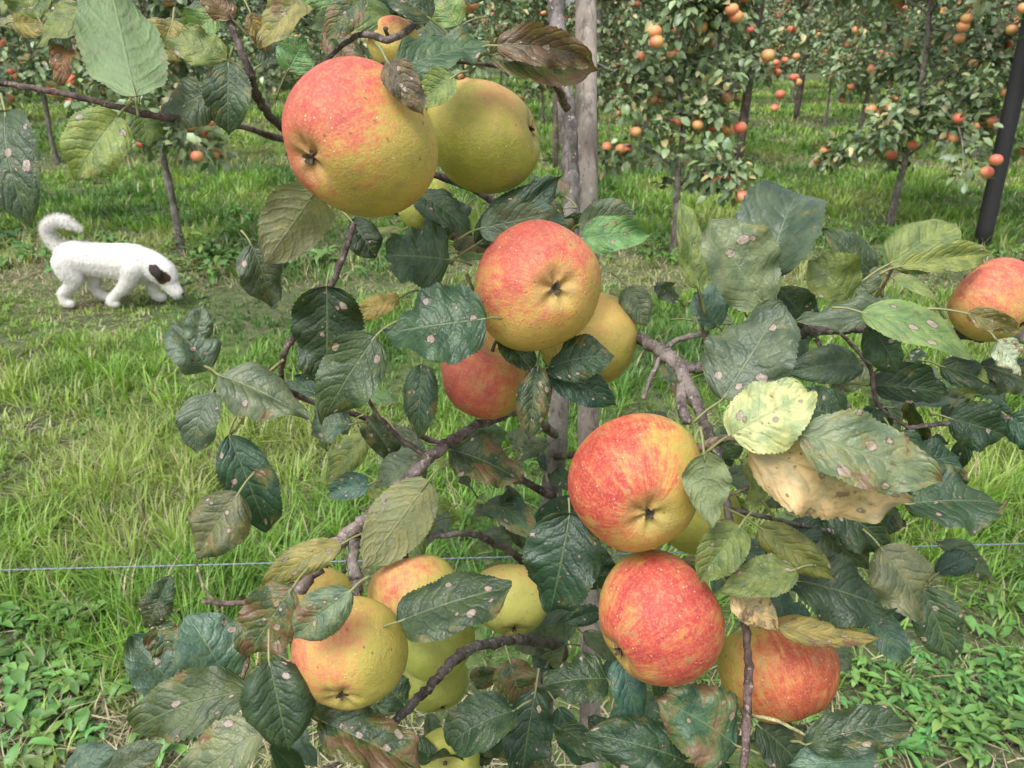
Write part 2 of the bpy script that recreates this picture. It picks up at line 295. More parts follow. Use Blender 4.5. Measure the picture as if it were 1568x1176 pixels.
fill(1460,590,50,30,.55,.7,9,'dgl'); fill(840,320,40,15,.55,.65,6,'gk'); fill(1250,440,70,40,.55,.65,9,'glg'); fill(600,790,35,40,.58,.7,5,'yll')
fill(390,950,25,30,.54,.62,3,'dk'); fill(1060,480,20,30,.56,.62,3,'g'); fill(1120,690,30,60,.5,.6,8,'dlgk'); fill(960,1060,30,40,.55,.65,5,'dg'); fill(1400,700,60,60,.54,.68,9,'dkg')
# ------------------------------------------------------------------ branches
tree=bpy.data.objects.new("apple_tree",None); scene.collection.objects.link(tree)
br=Acc(); tr=Acc()
def BP(pts,n=10,rough=.13,acc=br,col=(1,1,1)):
    tube(acc,[P(x,y,d) for x,y,d,w in pts],[w*d/FP/2*.93 for x,y,d,w in pts],n,8,rough,col,knots=.2,wob=.16)
BP([(455,905,.50,24),(482,868,.50,26),(520,830,.51,24),(560,796,.51,22),(602,755,.51,21),(650,708,.52,20),(700,668,.55,17),(760,640,.60,15),(805,632,.66,14),(850,665,.76,15)],col=(1.15,1.1,1.1))
BP([(548,912,.5,14),(545,885,.5,22),(540,850,.505,17),(548,808,.52,20)])
BP([(596,1112,.50,13),(640,1070,.50,16),(668,1040,.50,15),(702,1005,.51,18),(750,985,.53,16),(810,980,.58,16),(860,998,.68,18),(835,1040,.76,20)],col=(.62,.6,.62))
BP([(543,342,.5,9),(525,395,.5,10),(500,450,.5,10),(460,505,.51,11),(435,545,.52,10),(445,600,.56,9),(560,640,.62,10),(700,690,.7,11),(850,760,.77,13)],col=(.8,.7,.72))
BP([(962,512,.6,18),(992,525,.55,20),(1022,545,.52,22),(1048,578,.51,22),(1043,610,.5,18),(1052,650,.49,16)])
BP([(1035,560,.53,20),(1080,562,.53,17),(1130,545,.53,13),(1220,512,.53,20),(1270,506,.53,16),(1330,503,.52,14),(1400,505,.51,14),(1455,510,.5,18),(1510,512,.49,22),(1545,508,.48,22),(1600,530,.48,18)])
BP([(1050,580,.51,18),(1076,640,.48,18),(1098,700,.47,16),(1112,770,.47,14),(1125,850,.46,13),(1138,925,.45,15)])
BP([(1134,900,.45,20),(1142,960,.45,13),(1146,1040,.45,14),(1142,1110,.45,14),(1140,1200,.45,13)],col=(.95,.8,.8))
BP([(862,560,.77,16),(900,545,.7,18),(962,512,.6,18)])
BP([(655,822,.52,9),(720,818,.54,11),(770,838,.58,11),(812,866,.65,13),(850,900,.76,14)],col=(.62,.6,.6))
BP([(1060,694,.45,10),(1085,680,.44,15),(1110,672,.43,13),(1150,668,.42,8)],col=(1.3,1.2,1.0))
BP([(985,612,.52,7),(1000,570,.52,8),(1030,525,.53,9),(1085,508,.53,9)]); BP([(1390,655,.5,7),(1450,648,.5,8),(1520,640,.5,8),(1600,640,.5,8)])
BP([(-30,124,.47,10),(40,133,.47,10),(120,148,.47,10),(190,166,.48,10),(240,178,.48,11),(330,182,.52,9),(440,215,.6,10),(700,280,.7,12),(868,380,.78,14)],col=(.75,.62,.62))
BP([(345,15,.5,9),(360,55,.5,11),(378,100,.5,12),(396,150,.52,14),(432,195,.55,13),(560,300,.62,14),(866,430,.78,15)],col=(.65,.6,.62))
BP([(470,120,.52,7),(545,55,.5,9),(600,60,.47,12),(650,20,.52,10),(700,-60,.6,9)],col=(.8,.75,.75))
BP([(838,112,.62,8),(856,140,.66,12),(868,165,.75,14)],col=(1.0,.75,.6)); BP([(845,130,.62,6),(780,105,.52,6),(690,95,.46,6),(600,95,.44,8),(570,110,.42,6)],col=(.6,.6,.5))
BP([(310,920,.5,6),(350,924,.5,9),(400,918,.5,9),(455,898,.5,14)],col=(.9,.75,.75)); BP([(270,1200,.46,9),(330,1110,.45,8),(375,1030,.45,8),(385,985,.46,7),(440,920,.49,9)],col=(.8,.65,.6))
BP([(372,650,.5,4),(370,620,.5,5),(350,600,.5,4),(322,598,.49,4)],col=(1.6,1.8,.9)); BP([(352,668,.48,4),(370,640,.5,5),(380,600,.52,5),(435,550,.52,6)],col=(1.6,1.8,.9))
BP([(1150,1096,.46,6),(1190,1104,.46,6),(1232,1125,.46,5)],col=(2,2.2,1.2)); BP([(1052,1165,.46,5),(1090,1150,.46,7),(1138,1148,.455,7)],col=(2,2.2,1.2))
BP([(1300,508,.53,7),(1345,450,.5,6),(1372,400,.47,5)],col=(1.5,1.3,.9)); BP([(1215,515,.53,7),(1190,470,.5,6),(1175,420,.48,5)],col=(1,1.1,.8)); BP([(1090,550,.53,6),(1075,500,.52,6),(1070,440,.5,5)],col=(1,1.1,.8))
BP([(1250,520,.53,8),(1290,600,.5,7),(1320,700,.5,8),(1390,775,.49,7)]); BP([(1120,780,.47,8),(1210,800,.47,7),(1320,830,.5,7),(1400,900,.5,6)])
BP([(838,620,.74,9),(842,580,.66,10),(835,540,.58,10),(830,500,.53,8)],col=(.6,.6,.4)); BP([(852,700,.77,12),(900,690,.65,11),(960,640,.54,10),(975,640,.5,8)],col=(.7,.6,.5))
BP([(560,780,.53,7),(600,830,.54,6),(630,860,.54,5)]); BP([(300,860,.5,4),(312,900,.5,5),(330,922,.5,5)],col=(1.2,1.3,.8)); BP([(600,1112,.5,8),(560,1150,.48,7),(490,1180,.47,6)]); BP([(835,1060,.76,12),(780,1120,.65,10),(690,1110,.6,8)])
BP([(1285,508,.52,6),(1330,560,.49,7),(1345,620,.49,6),(1400,660,.49,6)],col=(.9,.8,.8)); BP([(1110,760,.47,6),(1160,740,.46,6),(1215,690,.43,5)],col=(1.2,1.2,.8)); BP([(575,560,.5,5),(560,600,.5,6),(600,660,.52,7),(655,700,.53,7)],col=(.8,.7,.7)); BP([(715,420,.52,6),(730,470,.52,5),(715,540,.53,6),(770,640,.6,7)],col=(1,1.1,.6)); BP([(1100,880,.45,6),(1080,850,.45,7),(1120,820,.46,7)],col=(.8,.7,.6))
pts=[P(850,-60,.80),P(856,60,.80),P(868,170,.79),P(873,250,.79),P(874,330,.79),P(864,500,.785),P(852,680,.78),P(842,800,.78),P(834,950,.79),P(828,1176,.81)]
top=[pts[0]+np.array([-.01,.02,.7]),pts[0]+np.array([-.01,.01,.35])]
bot=[np.array([pts[-1][0],pts[-1][1]+.02,.35]),np.array([pts[-1][0]+.01,pts[-1][1]+.03,-.02])]
tube(tr,top+pts+bot,[.004,.007]+[.0085,.009,.0095,.0088,.0088,.0095,.0105,.0105,.0105,.0115]+[.018,.028],16,10,.06,knots=.10,wob=.05)
s0=P(897,-20,.86); s1=P(903,1000,.86); dr=(s1-s0)/np.linalg.norm(s1-s0); dr=dr/ -dr[2]
sp=[s0+dr*-.9,s0,s0+dr*.3,s0+dr*.6,s0+dr*(s0[2]+.02)]
stk=Acc(); tube(stk,sp,[.0115,.0118,.0125,.0118,.0125],16,12,.03,knots=.04)
o=obj("wooden_stake",stk.build("wooden_stake",[M_stake]))
obj("branches",br.build("branches",[M_branch]),tree); obj("trunk",tr.build("trunk",[M_trunk]),tree)
obj("leaves",leaves.build("leaves",[M_leaf]),tree); obj("leaf_stalks",stems.build("leaf_stalks",[M_stem]),tree)
# ------------------------------------------------------------------ apples
M_calyx=mat_simple('calyx',(.075,.055,.035),.8)
YG=(.38,.38,.075); YE=(.52,.42,.095); OR=(.57,.21,.075); RD=(.52,.06,.05); PK=(.56,.10,.08)
def mat_apple(seed,bl,amt,ye,orr,rd,stripe,soft):
    s=NT('apple_skin'); oc=s.n('ShaderNodeTexCoord').outputs['Object']
    nv=s.n('ShaderNodeVectorMath',{0:oc},operation='NORMALIZE').outputs[0]
    sx=s.n('ShaderNodeSeparateXYZ',{0:nv}); x,y,z=sx.outputs
    rr=s.math('SQRT',s.math('ADD',s.math('ADD',s.math('MULTIPLY',x,x),s.math('MULTIPLY',y,y)),.0004))
    st=s.n('ShaderNodeCombineXYZ',{0:s.math('ADD',s.math('DIVIDE',x,rr),seed*3.1),1:s.math('DIVIDE',y,rr),2:s.math('MULTIPLY',z,.18)}).outputs[0]
    off=s.n('ShaderNodeVectorMath',{0:nv,1:(seed*5.3,seed*1.7,seed)},operation='ADD').outputs[0]
    s1=s.noise(st,5.0,3,.6); s2=s.noise(st,12.0,4,.7); n1=s.noise(off,1.6,3); n2=s.noise(off,6.0,5,.7); n3=s.noise(off,26.0,3,.6)
    brk=s.noise(off,3.5,3)
    dt=s.n('ShaderNodeVectorMath',{0:nv,1:bl},operation='DOT_PRODUCT').outputs['Value']
    f=s.math('MULTIPLY_ADD',dt,.6,amt)
    f=s.math('ADD',f,s.math('MULTIPLY_ADD',n1,1.1,-.55)); f=s.math('ADD',f,s.math('MULTIPLY_ADD',n2,1.15,-.575))
    stv=s.math('MULTIPLY',s.math('ADD',s.math('MULTIPLY_ADD',s1,2.2,-1.1),s.math('MULTIPLY_ADD',s2,5,-2.5)),s.sm(brk,.36,.56,.3,1.0))
    g=s.math('ADD',f,s.math('MULTIPLY',stv,stripe))
    col=s.mix(s.sm(n1,.35,.65),tuple(a*.86 for a in ye),tuple(min(1,a*1.1) for a in ye))
    f2=s.math('ADD',f,s.math('MULTIPLY',stv,stripe*.5))
    col=s.mix(s.math('MULTIPLY',s.sm(f2,.12,.80+soft),.90),col,orr)
    col=s.mix(s.math('MULTIPLY',s.sm(g,.42,.98+soft),.92),col,rd)
    col=s.mix(s.math('MULTIPLY',s.sm(g,.8,1.3),.7),col,tuple(a*.66 for a in rd))
    col=s.mix(s.math('MULTIPLY',s.sm(n3,.48,.66),.26),col,(.62,.44,.20))
    az=s.math('ABSOLUTE',z); col=s.mix(s.math('MULTIPLY',s.sm(s.math('ADD',az,s.math('MULTIPLY',n2,.16)),.95,1.08),.6),col,(.36,.30,.10))
    vo=s.n('ShaderNodeTexVoronoi',{'Vector':off,'Scale':8.0}); d=vo.outputs['Distance']; cs=s.n('ShaderNodeSeparateColor',{0:vo.outputs['Color']}).outputs
    dot=s.math('MULTIPLY',s.sm(d,s.math('MULTIPLY_ADD',cs[1],.08,.10),.06,0.0,1.0),s.math('GREATER_THAN',cs[0],.3))
    col=s.mix(s.math('MULTIPLY',dot,.7),col,(.78,.66,.44))
    v2=s.n('ShaderNodeTexVoronoi',{'Vector':off,'Scale':4.2}); c2=s.n('ShaderNodeSeparateColor',{0:v2.outputs['Color']}).outputs
    dk=s.math('MULTIPLY',s.sm(s.math('ADD',v2.outputs['Distance'],s.math('MULTIPLY_ADD',n3,.12,-.06)),.12,.06,0.0,1.0),s.math('GREATER_THAN',c2[0],.5))
    col=s.mix(s.math('MULTIPLY',dk,.7),col,(.16,.09,.04))
    ru=s.math('MULTIPLY',s.sm(s.noise(off,5.0,6,.75),.55,.63),.5); col=s.mix(ru,col,(.36,.26,.11))
    p=s.n('ShaderNodeBsdfPrincipled',{'Base Color':col,'Roughness':s.math('MULTIPLY_ADD',n3,.35,.38),'Specular IOR Level':.34,
      'Normal':s.bump(s.math('ADD',s.math('MULTIPLY',n3,.6),s.math('ADD',s.math('MULTIPLY',dot,.5),n2)),.5,.0015)})
    s.surf(p.outputs[0]); return s.m
def apple_mesh(Rr,hr,seed,nt=56,npz=44,mats=()):
    r=np.random.default_rng(seed); a=Acc()
    ph=np.linspace(0,math.pi,npz+1)[1:-1]; th=np.linspace(0,2*math.pi,nt,endpoint=False)
    PH,TH=np.meshgrid(ph,th,indexing='ij')
    lob=1+.035*np.cos(5*TH+r.uniform(0,6))*((1-np.cos(PH))/2)**2+.026*np.cos(2*TH+r.uniform(0,6))+.022*np.cos(3*TH+r.uniform(0,6))*np.sin(PH)
    rad=np.sin(PH)**.90*(1+.07*np.cos(PH))*lob
    z=hr*np.cos(PH)-.30*np.exp(-(PH/.36)**2)+.16*np.exp(-((math.pi-PH)/.25)**2)*(1+.25*np.cos(5*TH))
    z+=.05*r.normal()*np.cos(TH+r.uniform(0,6))*np.sin(PH)
    x=rad*np.cos(TH)+.03*r.normal()*z; y=rad*np.sin(TH)
    V=np.stack([x,y,z],-1).reshape(-1,3)*Rr
    m=npz-1; i=np.arange(m-1)[:,None]*nt; j=np.arange(nt)[None]; j2=(j+1)%nt
    Fq=np.stack([i+j,i+nt+j,i+nt+j2,i+j2],-1).reshape(-1,4)
    V=np.vstack([V,[0,0,(hr-.30)*Rr],[0,0,(-hr+.16)*Rr]]); k=len(V)-2; jj=np.arange(nt); j2=(jj+1)%nt
    a.add(V,Fq); a.f.setdefault((3,0),[]).append(np.concatenate([np.stack([jj,j2,np.full(nt,k)],-1),np.stack([(m-1)*nt+j2,(m-1)*nt+jj,np.full(nt,k+1)],-1)]))
    zb=(-hr+.155)*Rr
    for q in range(6):
        an=q*1.05+r.uniform(-.3,.3); l=Rr*r.uniform(.07,.13); w=Rr*.035; ca,sa=math.cos(an),math.sin(an)
        kk=r.uniform(.5,1.5)
        pts=[]
        for (u,h,ww) in ((.1,0,.8),(.45,-.05*kk,1),(.8,-.08*kk,.6),(1.05,-.05*kk,.1)):
            for sg in (-1,1):
                X,Y=u*l,sg*w*ww; pts.append((X*ca-Y*sa,X*sa+Y*ca,zb+h*Rr+r.normal()*.004*Rr))
        a.add(pts,[[0,1,3,2],[2,3,5,4],[4,5,7,6]],mi=1)
    tube(a,[(0,0,zb+.02*Rr),(0,0,zb-.02*Rr)],[Rr*.05,Rr*.03],8,3,.2,mi=1)
    sl=Rr*.35; zt=(hr-.32)*Rr
    tube(a,[(0,0,zt),(.02*Rr,0,zt+sl*.6),(.08*Rr,.03*Rr,zt+sl)],[.0013,.0012,.0017],7,4,mi=1)
    return a.build("apple",mats)
def view_dir(dx,dy,sgn=1):
    k=max(0,1-dx*dx-dy*dy); v=dx*R-dy*U-F*math.sqrt(k)*sgn; return v/np.linalg.norm(v)
def apple(x,y,d,wpx,cal,csgn,blush,bsgn,amt,ye,orr,rd,stripe,soft,seed,hr=.86):
    ax=Vector(view_dir(*cal,csgn)); q=Vector((0,0,-1)).rotation_difference(ax)
    Rr=wpx/2*d/FP*.985
    b=Vector(view_dir(*blush,bsgn)); bl=q.inverted()@b
    o=obj("apple",apple_mesh(Rr,hr,seed,mats=[mat_apple(seed,tuple(bl),amt,ye,orr,rd,stripe,soft),M_calyx]),None,P(x,y,d))
    o.rotation_mode='QUATERNION'; o.rotation_quaternion=q
apple(550,217,.42,238,(-.60,.45),1,(-.7,-.65),1,.58,(.48,.39,.08),OR,PK,.15,.08,1,.93)
apple(741,210,.50,174,(.97,-.1),1,(.3,-.9),1,.26,(.35,.35,.055),(.50,.32,.11),(.56,.28,.11),.12,.25,2,.98)
apple(824,439,.48,200,(.28,.14),1,(-.3,-.75),1,.50,(.53,.40,.09),(.60,.26,.09),PK,.17,.10,3,.9)
apple(746,572,.55,152,(-.2,.8),-1,(-.6,.1),1,.42,YE,OR,PK,.14,.12,4,.86)
apple(903,522,.575,152,(.2,.7),-1,(.2,-.9),1,.08,YE,(.60,.36,.11),(.64,.25,.09),.12,.2,5,.9)
apple(975,740,.455,212,(.06,.40),1,(-.85,-.3),1,.46,(.55,.42,.09),OR,RD,.34,.08,6,.92)
apple(1010,948,.465,206,(-.80,.50),1,(-.1,-.2),1,.48,YE,OR,(.54,.065,.06),.32,.06,7,.9)
apple(1192,1022,.51,176,(.3,.9),1,(.35,.1),1,.42,YE,OR,(.51,.09,.05),.34,.10,8,.92)
apple(536,1000,.44,182,(-.03,.62),1,(-.8,-.4),1,.40,(.48,.42,.085),(.60,.31,.10),(.58,.16,.09),.14,.15,9,.88)
apple(633,912,.53,142,(.3,.9),1,(-.6,-.6),1,.25,(.48,.44,.10),(.60,.35,.12),PK,.12,.3,10,.9)
apple(500,918,.57,118,(-.4,.8),1,(-.6,-.4),1,.05,(.49,.43,.09),(.58,.37,.11),PK,.1,.3,11)
apple(782,918,.60,122,(.1,.8),1,(0,-1),1,.0,(.42,.41,.10),(.56,.36,.12),PK,.1,.3,12)
apple(668,985,.62,118,(.1,.8),-1,(0,-1),1,-.2,(.38,.42,.08),(.6,.40,.1),PK,.1,.3,13)
apple(686,1168,.6,104,(.1,.4),-1,(0,-1),1,-.2,(.40,.43,.08),(.6,.40,.1),PK,.1,.3,14)
apple(1524,462,.47,136,(.5,.7),1,(-.2,-.8),1,.48,YE,(.62,.31,.11),PK,.16,.15,15)
apple(604,68,.50,82,(.3,.2),-1,(0,-.9),1,.2,YE,(.60,.35,.12),PK,.12,.2,16)
apple(1075,795,.56,124,(.3,.8),1,(0,-1),1,-.1,(.42,.42,.08),(.6,.40,.1),PK,.1,.3,17)
apple(655,318,.54,92,(.3,.8),1,(0,-1),1,-.2,(.38,.42,.08),(.6,.40,.1),PK,.1,.3,18)
apple(668,1045,.66,100,(.3,.8),1,(0,-1),1,-.2,(.38,.42,.08),(.6,.40,.1),PK,.1,.3,19)
# ------------------------------------------------------------------ wire
M_wire=mat_simple('galvanised_wire',(.20,.24,.27),.5,.3,200,.4)
w=Acc(); a0=P(-200,878,.93); a3=P(1750,828,.93)
for k in (0,1):
    n=900; tt=np.linspace(-1.0,2.0,n)
    pts=a0+(a3-a0)*tt[:,None]; lg=np.linalg.norm(a3-a0)
    phs=tt*lg/.011*math.pi+k*math.pi
    pts=pts+np.stack([np.zeros(n),np.cos(phs)*.0005,np.sin(phs)*.0005],-1)
    tube(w,pts,np.full(n,.0006),5,2)
obj("trellis_wire",w.build("trellis_wire",[M_wire]))
# ------------------------------------------------------------------ terrain noise
def vnoise(x,y,s,seed):
    g=np.random.default_rng(seed).random((256,256)); X=x*s+1000;Y=y*s+1000; i=np.floor(X).astype(int);j=np.floor(Y).astype(int); fx=X-i;fy=Y-j
    fx=fx*fx*(3-2*fx);fy=fy*fy*(3-2*fy); i%=256;j%=256;i1=(i+1)%256;j1=(j+1)%256
    return (g[i,j]*(1-fx)+g[i1,j]*fx)*(1-fy)+(g[i,j1]*(1-fx)+g[i1,j1]*fx)*fy
def fb(x,y,s,seed): return (vnoise(x,y,s,seed)+.5*vnoise(x,y,s*2.1,seed+1)+.25*vnoise(x,y,s*4.3,seed+2))/1.75
ROWS=[.8,4.75,9.0,13.0,17,21,25,30,36,43]
def strip(x,y):
    y=y+.25*(vnoise(x,y,1.1,88)-.5)
    d=np.full(y.shape,9.); 
    for r in ROWS: d=np.minimum(d,np.abs(y-r))
    return np.clip(1-(d-.42)/.3,0,1)
s=NT('ground_soil'); oc=s.n('ShaderNodeTexCoord').outputs['Object']
n1=s.noise(oc,1.2,5);n2=s.noise(oc,18,5,.7);n3=s.noise(oc,90,4,.7)
c=s.mix(s.sm(n2,.35,.65),(.045,.052,.02),(.11,.15,.045)); c=s.mix(s.sm(n3,.52,.68),c,(.26,.23,.13)); c=s.mix(s.math('MULTIPLY',s.sm(n1,.45,.6),.5),c,(.12,.20,.045))  # soil base colour darkened to paint in shade between the grass blades
p=s.n('ShaderNodeBsdfPrincipled',{'Base Color':c,'Roughness':.9,'Normal':s.bump(s.math('ADD',n2,n3),.8,.02)}); s.surf(p.outputs[0]); M_ground=s.m
gx=np.concatenate([[-500,-120,-60],np.linspace(-30,30,61),[60,120,500]]); gy=np.concatenate([[-300,-40],np.linspace(-6,50,90),[90,200,900]])
GX,GY=np.meshgrid(gx,gy,indexing='ij')
GZ=np.where((np.abs(GX)<31)&(GY<51),.03*(fb(GX,GY,.7,5)-.5),0)
gi=np.arange(GX.size).reshape(GX.shape)
GF=np.stack([gi[:-1,:-1],gi[1:,:-1],gi[1:,1:],gi[:-1,1:]],-1).reshape(-1,4)
obj("ground",make_mesh("ground",np.stack([GX,GY,GZ],-1).reshape(-1,3),GF,mats=[M_ground]))
DG=G(175,467)
def blade_arrays(x,y,h,w,az,lean,col,flat=0.0):
    n=len(x); z=.03*(fb(x,y,.7,5)-.5)-.004
    dx,dy=np.cos(az),np.sin(az); px,py=-dy,dx
    V=np.zeros((n,5,3)); 
    def set_(k,t,ws,sg):
        out=lean*h*t**1.6; up=h*(t-.42*lean*t*t)
        V[:,k,0]=x+dx*out+px*w*ws*sg/2; V[:,k,1]=y+dy*out+py*w*ws*sg/2; V[:,k,2]=z+np.maximum(up*(1-flat),.002+.01*t)
    set_(0,0,1,-1);set_(1,0,1,1);set_(2,.55,.85,-1);set_(3,.55,.85,1);set_(4,1,0,0)
    b=np.arange(n)*5
    q=np.stack([b,b+1,b+3,b+2],-1); t=np.stack([b+2,b+3,b+4],-1)
    return V.reshape(-1,3),q,t,np.repeat(col,5,axis=0)
gv,gq,gt,gc=[],[],[],[]; tot=0
def addb(*a,**k):
    global tot
    V,q,t,c=blade_arrays(*a,**k); gv.append(V);gq.append(q+tot);gt.append(t+tot);gc.append(c); tot+=len(V)
HA=.82
def sample(r0,r1,dens):
    n=int(HA*(r1*r1-r0*r0)*dens); r=np.sqrt(rng.uniform(r0*r0,r1*r1,n)); a=rng.uniform(-HA,HA,n); return r*np.sin(a),r*np.cos(a)
for r0,r1,dens,wd,hs in ((.6,3,8000,.0044,1),(3,6,4500,.0060,1),(6,11,1500,.0105,1.0),(11,27,380,.021,1.1)):
    x,y=sample(r0,r1,dens); n=len(x)
    cell=.095 if r1<7 else .18
    ix,iy=np.floor(x/cell),np.floor(y/cell)
    cx=(ix+.5)*cell+cell*.8*(vnoise(ix*7.3,iy*3.7,1,11)-.5); cy=(iy+.5)*cell+cell*.8*(vnoise(ix*5.1,iy*9.7,1,12)-.5); th=vnoise(ix*3.3+9,iy*6.1,1,13)
    pull=rng.uniform(0,.9,n)*(rng.random(n)<.7); ox,oy=x-cx,y-cy; x2=cx+ox*(1-pull);y2=cy+oy*(1-pull)
    st=strip(x2,y2); patch=np.clip((fb(x2,y2,1.3,21)-.5)*1.6+.5,0,1); lush=np.clip((fb(x2,y2,2.4,31)-.5)*1.7+.5,0,1); fine=fb(x2,y2,9,41)
    keep=rng.random(n)<np.clip(.42+lush*1.0-.5*st+(fine-.5)*1.6,.06,1); 
    x2,y2,st,patch,lush,fine,ox,oy,th=[v[keep] for v in (x2,y2,st,patch,lush,fine,ox,oy,th)]; n=len(x2)
    h=(.03+.115*lush**1.3*(.35+1.2*th)+.02*rng.random(n))*hs*(1-.25*st); h*=rng.uniform(.5,1.3,n)
    dd_=np.hypot((x2-DG[0])/.55,(y2-DG[1]+.05)/.35); h*=np.clip(.32+.68*(dd_-.8),.32,1)
    az=np.where(rng.random(n)<.75,np.arctan2(oy,ox)+rng.normal(size=n)*.5,rng.uniform(0,6.28,n)); lean=np.abs(rng.normal(size=n)*.55)+.2
    g1=np.array([.115,.24,.032]);g2=np.array([.24,.39,.065]);g3=np.array([.058,.145,.026]);ylw=np.array([.31,.36,.10])
    k=rng.random(n)[:,None]; col=g1*(1-k)+g2*k; k2=np.clip((.5-patch)*2.5+rng.normal(size=n)*.3,0,1)[:,None]; col=col*(1-k2)+g3*k2
    k3=np.clip((patch-.54)*2.3+rng.normal(size=n)*.2,0,.6)[:,None]; col=col*(1-k3)+ylw*k3
    col=col*(.66+.7*th[:,None])
    dr=rng.random(n)<(.05+.30*st+.16*np.clip((patch-.55)*2,0,1)); col[dr]=np.array([.52,.46,.28])*rng.uniform(.5,1.1,(dr.sum(),1))
    addb(x2,y2,h,np.full(n,wd)*rng.uniform(.5,1.3,n),az,lean,col)
    x,y=sample(r0,r1,dens*.40); st=strip(x,y); pt=(fb(x,y,1.3,21)-.5)*1.6+.5; k=rng.random(len(x))<np.clip(.08+.8*st+(pt-.58)*1.5,0,1); x,y=x[k],y[k]; n=len(x)
    addb(x,y,rng.uniform(.05,.12,n)*hs,np.full(n,wd*.75),rng.uniform(0,6.28,n),rng.uniform(.8,1.1,n),np.array([.56,.48,.31])*rng.uniform(.35,1.05,(n,1)),flat=.93*np.ones(n)*rng.uniform(.5,1,n))
gm=make_mesh("grass",np.concatenate(gv),[np.concatenate(gq),np.concatenate(gt)],np.concatenate(gc),mats=[M_grass])
obj("grass",gm)
def weeds(name,spots):
    V=[];Q=[];T=[];Cc=[];k=0
    for (x,y,sz,nl,ht) in spots:
        base=np.array([.085,.18,.04])*rng.uniform(.7,1.7)*np.array([1+rng.normal()*.15,1,1])
        for i in range(nl):
            az=rng.uniform(0,6.28); L=sz*rng.uniform(.6,1.2); el=rng.uniform(.1,1.0); w=L*rng.uniform(.3,.5)
            hz=ht*rng.random(); o=np.array([x+rng.normal()*sz*.35,y+rng.normal()*sz*.35,.005+hz]); 
            d=np.array([math.cos(az),math.sin(az),0]); pz=np.array([-d[1],d[0],0])
            pts=[]
            for t,ww in ((0,.12),(.3,.8),(.6,1.0),(.85,.6)):
                c=o+d*L*t*math.cos(el*(1-t*.5))+np.array([0,0,L*(math.sin(el)*t-.55*t*t)])
                for sgx in (-1,0,1): pts.append(c+pz*w/2*ww*sgx+np.array([0,0,abs(sgx)*w*.15+rng.normal()*w*.05]))
            pts.append(o+d*L*math.cos(el*.5)+np.array([0,0,L*(math.sin(el)-.6)]))
            V+=pts
            for r_ in range(3):
                for c_ in range(2): Q.append([k+r_*3+c_,k+r_*3+c_+1,k+(r_+1)*3+c_+1,k+(r_+1)*3+c_])
            T+= [[k+9,k+10,k+12],[k+10,k+11,k+12]]
            cc=base*rng.uniform(.75,1.3); Cc+= [cc]*13; k+=13
    obj(name,make_mesh(name,V,[Q,T],Cc,mats=[M_weed]))
sp=[]
for _ in range(340):
    r=random.choice([4.9,5.1,9,9,13]); x=rng.uniform(-r*.9-.3,r*.9+.3); sp.append((x,r+rng.normal()*.2,rng.uniform(.05,.09),int(rng.uniform(5,12)),rng.uniform(.02,.12)))
for (px,py,sx,sy,n,sz,ht) in ((1470,1090,80,45,110,.035,.06),(1400,1020,120,30,20,.035,.03),(90,1080,90,60,64,.045,.03),(60,940,80,40,12,.045,.02),(345,395,40,20,30,.09,.16),(450,400,60,10,20,.09,.12),(20,385,35,15,16,.09,.1),(380,345,50,8,14,.09,.08),(1520,940,60,60,22,.04,.03),(1020,385,60,8,18,.06,.14),(1300,375,130,12,22,.07,.08),(700,620,80,40,10,.045,.02)):
    for _ in range(n):
        g=G(px+rng.normal()*sx,py+rng.normal()*sy); sp.append((g[0],g[1],sz*rng.uniform(.6,1.3),int(rng.uniform(5,12)),ht*rng.random()))
for _ in range(260): sp.append((rng.uniform(-3,3),rng.uniform(.9,7),rng.uniform(.025,.045),int(rng.uniform(4,8)),.01))
sp=[q for q in sp if math.hypot((q[0]-DG[0])/.5,(q[1]-DG[1]+.1)/.3)>1]
weeds("weeds",sp)
# ------------------------------------------------------------------ background orchard trees
s=NT('orchard_apple_skin'); at=s.n('ShaderNodeAttribute',attribute_name='col').outputs['Color']
p=s.n('ShaderNodeBsdfPrincipled',{'Base Color':s.mix(s.math('MULTIPLY',s.noise(s.n('ShaderNodeTexCoord').outputs['Object'],60,3),.4),at,(.68,.38,.15)),'Roughness':.45}); s.surf(p.outputs[0]); M_bgapple=s.m
sph_v=[];sph_f=[]
nt,npz=10,7
for i in range(1,npz):
    for j in range(nt):
        a=math.pi*i/npz;b=2*math.pi*j/nt; sph_v.append((math.sin(a)*math.cos(b),math.sin(a)*math.sin(b),.88*math.cos(a)))
sph_v=np.array(sph_v+[(0,0,.7),(0,0,-.78)])
for i in range(npz-2):
    for j in range(nt): sph_f.append([i*nt+j,(i+1)*nt+j,(i+1)*nt+(j+1)%nt,i*nt+(j+1)%nt])
k=len(sph_v)-2; sph_t=[[j,(j+1)%nt,k] for j in range(nt)]+[[(npz-2)*nt+(j+1)%nt,(npz-2)*nt+j,k+1] for j in range(nt)]
